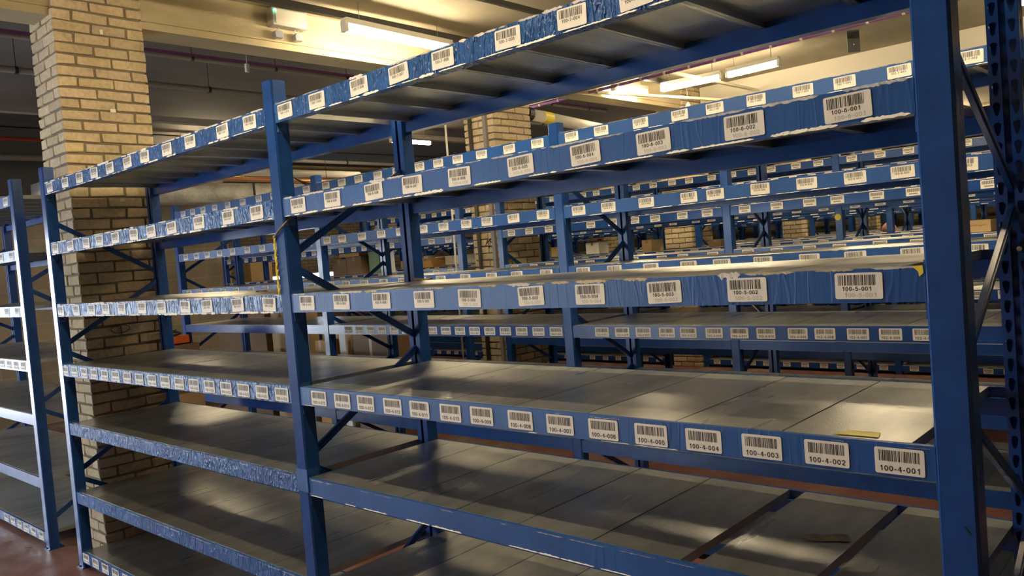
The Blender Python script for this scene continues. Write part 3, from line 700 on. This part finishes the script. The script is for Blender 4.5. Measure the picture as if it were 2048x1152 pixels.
# bell shaped fitting
r = empty('ceiling_sensor', (-4.62, 7.3, 3.34), 'small white bell shaped fitting hanging under the ceiling rail', 'sensor')
m = MB(); o_ = 0; prof = [(.008, .06), (.02, .045), (.035, .01), (.045, -.03), (.04, -.045), (.0, -.05)]
for (ra, za), (rb, zb) in zip(prof, prof[1:]):
    m.poly([(ra*math.cos(t*PI/6), ra*math.sin(t*PI/6), za) for t in range(12)]+[(rb*math.cos(t*PI/6), rb*math.sin(t*PI/6), zb) for t in range(12)], [(i, (i+1) % 12, 12+(i+1) % 12, 12+i) for i in range(12)])
put('bell', m.mesh('bell', [WHITEP], True), r)
m = MB(); m.tube([(0, 0, .05), (0, 0, CZ-3.34)], .005, 0, 6); put('rod', m.mesh('rod', [GREYP]), r)
# dark hanging plate
r = empty('hanging_plate', (-2.17, 6.05, 3.40), 'small dark rectangular plate hanging from the ceiling, upper right', 'sign')
m = MB(); m.box((-.055, -.006, -.1), (.055, .006, .1)); bevel(put('plate', m.mesh('plate', [DARKM]), r, rot=(0, 0, .6)), .002)
m = MB(); m.tube([(0, 0, .1), (0, 0, CZ-3.40)], .004, 0, 6); put('hanger_rod', m.mesh('hanger_rod', [GREYP]), r)
m = MB(); m.tube([(0, -.008, -.03), (0, -.006, -.03)], .006, 0, 8); put('screw', m.mesh('screw', [CREAM]), r, rot=(0,0,.6))
# dark panel along the far left wall, its colour standing in for shaded services
r = empty('shaded_services_panel', (-10.98, -1.2, 2.80), 'dark panel standing in for shaded services high on the far left wall', 'duct')
m = MB(); m.box((.0, 0, .07), (.5, 5.4, .9)); put('duct_body', m.mesh('duct_body', [DARKM]), r)
m = MB(); m.box((.0, 0, 0), (.52, 5.4, .07)); put('cream_edge', m.mesh('cream_edge', [CREAM]), r, label='pale lower edge')
# foil duct
r = empty('foil_duct', (-9.9, 1.5, 2.69), 'foil wrapped rectangular duct with dark straps, left, above the shelves', 'duct')
m = MB(); n = 40; rr = random.Random(5); ring = []
for i in range(n+1):
    y = i*.09
    for (x, z) in ((.0, 0), (.4, 0), (.4, .13), (.4, .25), (0, .25)):
        ring.append((x+rr.uniform(-.008, .008), y, z+rr.uniform(-.006, .006)))
fs = [(i*5+j, i*5+(j+1) % 5, (i+1)*5+(j+1) % 5, (i+1)*5+j) for i in range(n) for j in range(5)]+[(0,1,2,3,4), tuple(n*5+j for j in (4,3,2,1,0))]
m.poly(ring, fs); put('duct_body', m.mesh('duct_body', [FOIL], True), r)
for y in (1.18, 1.26, 2.6):
    m = MB(); m.box((-.01, y, -.015), (.413, y+.025, .262)); m.tube([(.2, y+.012, .25), (.2, y+.012, CZ-2.695)], .004, 0, 6); put('duct_strap', m.mesh('duct_strap', [BLACK]), r)
# vertical pipe on the second column + pole
run('dark_drain_pipe', [(-5.25, 4.07, .1), (-5.25, 4.07, 3.4)], .02, DARKM, 'dark pipe running up the face of the pale brick column', clips=0)
m = MB(); m.box((-5.07, 4.065, .1), (-5.03, 4.098, 3.4)); o = put('cable_channel', m.mesh('cable_channel', [GREYP])); tag(o, 'grey cable channel on the pale brick column beside its corner', 'cable channel')
run('white_pole', [(-5.49, 3.94, .05), (-5.46, 3.94, 3.3)], .011, WHITEP, 'thin white upright pole just left of the pale brick column', 'pole', group=None)
for i, (x, y, z, s) in enumerate([(-6.2, 2.9, 3.55, 0), (-9.0, 4.9, 2.95, 1)]):
    m = MB(); rr = random.Random(i+3)
    for q in range(4 if s else 1):
        pts = []
        for t in range(13):
            u = t/12; pts.append((x+rr.uniform(-.01, .01), y-.5+u*1.1+q*.05, z+.12*(2*u-1)**2-(.1+q*.03)*(s)))
        m.tube(pts, .005, 0, 6)
    if s: m.tube([(x, y+.05, z), (x, y+.05, CZ-.002)], .004, 0, 6)
    if s: o = put('loose_cables', m.mesh('loose_cables', [BLACK])); tag(o, 'tangle of drooping black cables over the foil duct', 'cable')
m = MB(); m.tube([(-5.9, 2.05, CZ), (-5.9, 2.05, 3.52)], .003, 0, 6); m.box((-5.915, 2.035, 3.46), (-5.885, 2.065, 3.53))
o = put('hanging_bracket', m.mesh('hanging_bracket', [WHITEP])); tag(o, 'small pale bracket on a thin rod hanging above the purple conduit', 'bracket')
m = MB(); m.box((-10.45, .3, 2.95), (-10.3, .75, 3.2)); o = put('wall_box', m.mesh('wall_box', [WHITEP])); bevel(o, .01); tag(o, 'grey control box high up at the left edge', 'control box')

# ------------------------------------------------------------------ goods
def crate(x0, x1, y0, y1, z0, z1, mt, label, cat='cardboard box', group=None, name='cardboard_box', rz=0, tape=True, flaps=False):
    c = ((x0+x1)/2, (y0+y1)/2, z0); w2, d2, h = (x1-x0)/2, (y1-y0)/2, z1-z0
    r = empty(name, c, label, cat, group, rz)
    m = MB(); m.box((-w2, -d2, 0), (w2, d2, h)); bevel(put('box_body', m.mesh('box_body', [mt]), r), min(.004, h/10))
    if tape:
        m = MB(); m.box((-.02, -d2-.0008, h*.72), (.02, d2+.0008, h+.0008)); put('packing_tape', m.mesh('packing_tape', [carton_tape]), r)
    if flaps:
        m = MB(); m.poly([(-w2, -d2, h), (w2, -d2, h), (w2, -d2-.05, h+.06), (-w2, -d2-.05, h+.06)], [(0,1,2,3)]); put('open_flap', m.mesh('open_flap', [mt]), r).modifiers.new('s', 'SOLIDIFY').thickness = .004
    return r
carton_tape = mat('brown_packing_tape', (.42, .27, .12), .35)
D5 = 1.602
crate(-7.86, -7.58, 4.12, 4.6, D5, 1.80, CARDD, 'dark brown carton at the left of the pair beside the green board', group='brown cartons')
crate(-7.57, -7.28, 4.12, 4.6, D5, 1.82, CARDD, 'dark brown carton touching the green board', group='brown cartons')
crate(-7.75, -7.35, 4.15, 4.55, 1.822, 1.865, CARDO, 'flat orange-brown carton lying on the dark brown cartons')
def board(x0, x1, y, z0, z1, mt, label, cat, name, th=.02, rz=0):
    m = MB(); m.box((-(x1-x0)/2, 0, 0), ((x1-x0)/2, th, z1-z0)); o = put(name, m.mesh(name, [mt]), loc=((x0+x1)/2, y, z0), rot=(0, 0, rz)); bevel(o, .002); tag(o, label, cat); return o
board(-7.24, -7.04, 4.2, D5, 1.86, GREEN, 'pale green board standing right of the brown cartons', 'board', 'green_board', .15)
r = empty('clipboard', (-6.72, 4.1, D5), 'white clipboard with a black clip standing on the third rack', 'clipboard')
m = MB(); m.box((-.08, 0, 0), (.08, .006, .24)); put('board', m.mesh('board', [PAPER]), r); m = MB(); m.box((-.03, -.01, .225), (.03, .01, .25)); put('clip', m.mesh('clip', [BLACK]), r)
crate(-8.95, -8.72, 6.1, 6.4, D5, 1.72, CARDO, 'small orange carton, left of the two beside the back post')
crate(-8.5, -8.28, 6.1, 6.4, D5, 1.73, CARDO, 'small orange carton, right of the two beside the back post')
crate(-8.47, -8.38, 6.15, 6.3, 1.731, 1.77, PAPER, 'tiny white carton on top of the right small orange carton', tape=False)
for i in range(8):
    q = -11.12+i*.25+(.12 if i > 2 else 0)
    crate(q, q+.22, 7.9, 8.2, 1.937, 2.05, WHITEP, 'small white carton in the row on the upper shelf of the fifth rack', group='white cartons on the upper shelf', tape=False)
for i in range(6):
    q = -11.13+i*.26+(.14 if i > 2 else 0)
    crate(q, q+.23, 7.9, 8.2, D5, 1.75, PAPER if i % 2 else CREAM, 'white carton in the row under the small white cartons of the fifth rack', group='white cartons on the lower shelf', tape=False)
# goods standing on the floor behind the second rack
crate(-8.62, -7.55, 2.95, 3.4, 0, 1.46, CARDD, 'big dark brown cardboard container behind the left end of the second rack')
crate(-7.42, -7.05, 2.95, 3.3, 0, 1.52, CARD, 'tall tan cardboard box behind the second rack, left')
board(-7.0, -6.8, 3.0, 0, 1.15, LITP, 'grey board leaning behind the second rack', 'board', 'grey_board', .03)
crate(-6.55, -6.06, 3.0, 3.4, 0, 1.12, CARD, 'tan cardboard box with a smaller box before it, seen right of the middle post')
crate(-6.42, -6.25, 2.82, 2.96, 0, 1.0, CARDO, 'narrow tan carton standing before the tan box right of the middle post')
board(-6.12, -6.02, 2.9, 0, 1.08, PAPER, 'narrow white board beside the tan box right of the middle post', 'board', 'white_board')
crate(-5.97, -5.42, 2.95, 3.35, 0, 1.06, CARDD, 'brown cardboard box behind the second rack, left of the open floor')
for i, (a, b, z0, z1) in enumerate([(-12.9, -12.3, 0, 1.4), (-12.2, -11.7, 0, 2.0)]):
    crate(a, b, 5.2, 5.6, z0, z1, CARD if i else CARDD, ['dark upright carton by the white quoins at the end of the block wall', 'tall tan carton right of the dark upright carton by the block wall end'][i])
# orange object on a brown box behind the near rack
crate(-6.9, -6.55, 1.35, 1.7, 0, .7, CARD, 'brown box on the floor under the orange tool tray behind the nearest rack')
crate(-6.9, -6.55, 1.35, 1.7, .7, 1.135, CARDD, 'dark box stacked between the brown box and the orange tool tray')
r = empty('tool_tray', (-6.71, 1.55, 1.137), 'orange plastic tray with black cable, behind the left end of the nearest rack', 'tool tray')
m = MB(); m.box((-.12, -.09, 0), (.12, .09, .01)); 
for a, b in (((-.12,-.09,0),(.12,-.08,.075)), ((-.12,.08,0),(.12,.09,.075)), ((-.12,-.09,0),(-.11,.09,.075)), ((.11,-.09,0),(.12,.09,.075))): m.box(a, b)
put('tray', m.mesh('tray', [ORANGE]), r)
m = MB(); m.tube([(.06*math.cos(t*.5), .05*math.sin(t*.5), .05+.003*t) for t in range(26)], .008, 0, 8); put('cable_coil', m.mesh('cable_coil', [BLACK], True), r)
# far cartons on the distant shelves
for (x0, x1, y, z1, mt, lab) in [(-4.69, -4.56, 6.15, 1.735, CARD, 'tan carton standing alone just left of the small brick column'),
        (-7.83, -7.68, 8.0, 1.75, CARD, 'left of two tan cartons seen beside the front post of the second rack'),
        (-7.58, -7.40, 8.0, 1.75, CARD, 'right of two tan cartons seen beside the front post of the second rack'),
        (-6.9, -6.66, 8.0, 1.77, PAPER, 'pale carton between dark posts in the distance'),
        (-3.87, -3.72, 6.2, 1.68, CARDD, 'dark brown carton low on the fourth rack, centre right')]:
    crate(x0, x1, y, y+.25, D5, z1, mt, lab, group='distant cartons')
r = crate(-1.0, -.74, 4.12, 4.4, D5, 1.682, CARD, 'tan carton with a red handwritten line, between the right posts', tape=False)
m = MB(); rr = random.Random(9); x = -.1
while x < .1:
    wd = rr.uniform(.006, .014); m.tube([(x, -.141, .045+rr.uniform(-.004, .004)), (x+wd*.5, -.141, .045+rr.uniform(-.01, .012)), (x+wd, -.141, .045)], .0012, 0, 5); x += wd+rr.choice([.002, .002, .008])
put('red_writing', m.mesh('red_writing', [REDP]), r)
m = MB(); m.box((-8.60, 10.592, 1.64), (-8.47, 10.600, 1.86)); m.box((-8.585, 10.588, 1.72), (-8.485, 10.592, 1.85), 1); m.box((-8.56, 10.584, 1.77), (-8.51, 10.588, 1.80), 0)
o = put('red_sign', m.mesh('red_sign', [PAPER, mat('red_sign_paint', (.6, .03, .03), .5)])); tag(o, 'tiny red and white sign far away beside the second rack front post', 'sign')
m = MB(); m.tube([(-2.39, 5.998, 1.80), (-2.39, 5.990, 1.80)], .03, 0, 20); o = put('yellow_disc', m.mesh('yellow_disc', [YEL])); tag(o, 'small yellow disc stuck on a post of the fourth rack', 'marker disc')

# small things on the shelves and floor
m = MB(); m.poly([(-.213, .03, 0), (-.192, .072, .0004), (-.128, .076, 0), (-.118, .03, .0005)], [(0,1,2,3)]); o = put('yellow_sticker', m.mesh('yellow_sticker', [mat('yellow_paper', (.72, .66, .2), .5)]), loc=(0, 0, LEV[3]+.0018)); tag(o, 'worn yellow paper sticker on the middle shelf near the right post', 'sticker')
m = MB(); n = 12; pts = []
for i in range(n+1):
    u = i/n; pts += [(-.43+u*.10, .325+u*.055+.003*math.sin(u*9), .0012+.0015*math.sin(u*7)**2), (-.40+u*.095, .285+u*.05, .0012+.0015*math.sin(u*5+1)**2)]
m.poly(pts, [(2*i, 2*i+2, 2*i+3, 2*i+1) for i in range(n)]); o = put('tape_piece', m.mesh('tape_piece', [mat('beige_masking_tape', (.40, .33, .18), .4)]), loc=(0, 0, LEV[2]+.001)); tag(o, 'strip of beige tape stuck on the third shelf, lower right', 'tape')
def scrap(name, c, s, mt, label, seed):
    rr = random.Random(seed); m = MB(); n = 10
    pts = [(0, 0, s*.12)]+[(s*rr.uniform(.5, 1)*math.cos(2*PI*i/n), s*.45*rr.uniform(.5, 1)*math.sin(2*PI*i/n), s*rr.uniform(0, .22)) for i in range(n)]
    m.poly(pts, [(0, i+1, (i+1) % n+1) for i in range(n)]); o = put(name, m.mesh(name, [mt]), loc=c, rot=(0, 0, rr.uniform(0, 1))); so = o.modifiers.new('s', 'SOLIDIFY'); so.thickness = .001; tag(o, label, 'scrap'); return o
scrap('torn_paper', (-2.17, .60, LEV[4]+.003), .07, LEAF, 'torn brown scrap on the back of the fifth shelf behind the middle post', 1)
scrap('torn_paper', (-3.0, .3, LEV[4]+.003), .04, LEAF, 'brown scrap on the fifth shelf, left bay', 2)
scrap('dry_leaf', (-4.03, .29, LEV[1]+.003), .022, LEAF, 'tiny dry scrap on the second shelf from the floor, left bay', 3)
scrap('dry_leaf', (-5.62, -.07, .003), .04, LEAF, 'dry debris on the floor at the foot of the far left rack', 4)
scrap('dry_leaf', (-5.9, -.12, .003), .035, LEAF, 'paper scrap on the floor at the lower left edge', 5)
scrap('torn_paper', (-1.45, .03, LEV[3]+.003), .012, PAPER, 'tiny cream paper chip on the middle shelf edge', 6)

# ------------------------------------------------------------------ the person in the far aisle
def person(loc, rz):
    r = empty('person', loc, 'bald person seen from the side, only the head visible between distant posts', 'person', None, rz)
    def skin(name, joints, edges, mt, root=0, sub=2):
        me = bpy.data.meshes.new(name); me.from_pydata([j[0] for j in joints], edges, []); me.materials.append(mt)
        o = put(name, me, r); s = o.modifiers.new('skin', 'SKIN')
        for v, j in zip(me.skin_vertices[0].data, joints):
            v.radius = j[1] if isinstance(j[1], tuple) else (j[1], j[1])
        me.skin_vertices[0].data[root].use_root = True
        s.use_smooth_shade = True
        q = o.modifiers.new('sub', 'SUBSURF'); q.levels = sub; q.render_levels = sub
        return o
    # x = left/right, -y = front
    J = [((0,0,.92),(.15,.11)), ((0,0,1.05),(.13,.1)), ((0,.01,1.22),(.155,.115)), ((0,.01,1.36),(.15,.1)), ((0,.0,1.43),(.065,.06)), ((0,-.01,1.5),(.055,.055)),
         ((.10,0,.86),(.095,.1)), ((.11,-.01,.48),(.06,.065)), ((.11,.02,.09),(.042,.045)), ((.115,-.11,.045),(.038,.03)),
         ((-.10,0,.86),(.095,.1)), ((-.11,-.01,.48),(.06,.065)), ((-.11,.02,.09),(.042,.045)), ((-.115,-.11,.045),(.038,.03)),
         ((.19,.01,1.37),(.06,.06)), ((.235,.01,1.1),(.042,.045)), ((.25,-.1,.88),(.028,.032)),
         ((-.19,.01,1.37),(.06,.06)), ((-.235,.01,1.1),(.042,.045)), ((-.25,-.1,.88),(.028,.032))]
    E_ = [(0,1),(1,2),(2,3),(3,4),(4,5),(0,6),(6,7),(7,8),(8,9),(0,10),(10,11),(11,12),(12,13),(3,14),(14,15),(15,16),(3,17),(17,18),(18,19)]
    skin('body', J, E_, NAVY)
    # head
    bm = bmesh.new(); bmesh.ops.create_uvsphere(bm, u_segments=28, v_segments=20, radius=1)
    for v in bm.verts:
        x, y, z = v.co; v.co = Vector((x*.076, y*.096, z*.118))
        if z < -.1: v.co.x *= 1-.28*(-z-.1); v.co.y = v.co.y*(1-.22*(-z-.1)) - .012*(-z)
        if y < -.8 and abs(x) < .25 and -.35 < z < .12: v.co.y -= .018*(1-abs(z+.12)/.25 if abs(z+.12) < .25 else 0)     # nose
        if y < -.6 and .05 < z < .25 and .2 < abs(x) < .6: v.co.y += .006                                             # eye sockets
    me = bpy.data.meshes.new('head'); bm.to_mesh(me); bm.free(); me.materials.append(SKIN)
    for p in me.polygons: p.use_smooth = True
    h = put('head', me, r, (0, -.02, 1.60))
    for s in (-1, 1):
        bm = bmesh.new(); bmesh.ops.create_uvsphere(bm, u_segments=14, v_segments=10, radius=1)
        for v in bm.verts: v.co = Vector((v.co.x*.008+s*.004*v.co.y, v.co.y*.019, v.co.z*.032)); 
        e = bpy.data.meshes.new('ear'); bm.to_mesh(e); bm.free(); e.materials.append(SKIN)
        for p in e.polygons: p.use_smooth = True
        put('ear', e, h, (s*.077, .008, -.01))
        m = MB(); m.tube([(s*.03, -.084, .018), (s*.03, -.09, .018)], .009, 0, 10); put('eye', m.mesh('eye', [BLACK]), h)
    m = MB(); m.tube([(-.022, -.082, -.062), (0, -.088, -.064), (.022, -.082, -.062)], .004, 0, 8); put('mouth', m.mesh('mouth', [REDP], True), h)
    skin('neck', [((0,0,1.4),.052), ((0,-.005,1.54),.05)], [(0,1)], SKIN)
    for s in (-1, 1):
        W_ = Vector((s*.25, -.1, .88)); pj = [(W_, .024), (W_+Vector((0, -.03, -.06)), (.03, .016))]; ed = [(0, 1)]
        for i, (dy, L) in enumerate(((-.03, .06), (-.012, .07), (.006, .068), (.022, .055))):
            b0 = W_+Vector((0, -.035+dy, -.085)); a = len(pj); pj += [(b0, .009), (b0+Vector((-s*.008, -.008, -L*.5)), .0085), (b0+Vector((-s*.022, -.01, -L*.9)), .007)]
            ed += [(1, a), (a, a+1), (a+1, a+2)]
        a = len(pj); pj += [(W_+Vector((-s*.012, -.06, -.05)), .01), (W_+Vector((-s*.02, -.078, -.085)), .008)]; ed += [(0, a), (a, a+1)]
        skin('hand', pj, ed, SKIN, 0, 1)
        m = MB(); m.tube([(s*.112, .05, .035), (s*.115, -.05, .04), (s*.12, -.16, .03)], .04, 0, 10); put('shoe', m.mesh('shoe', [SHOE], True), r, (0, 0, .006))
    return r
person((-2.86, 9.0, 0), -.9)
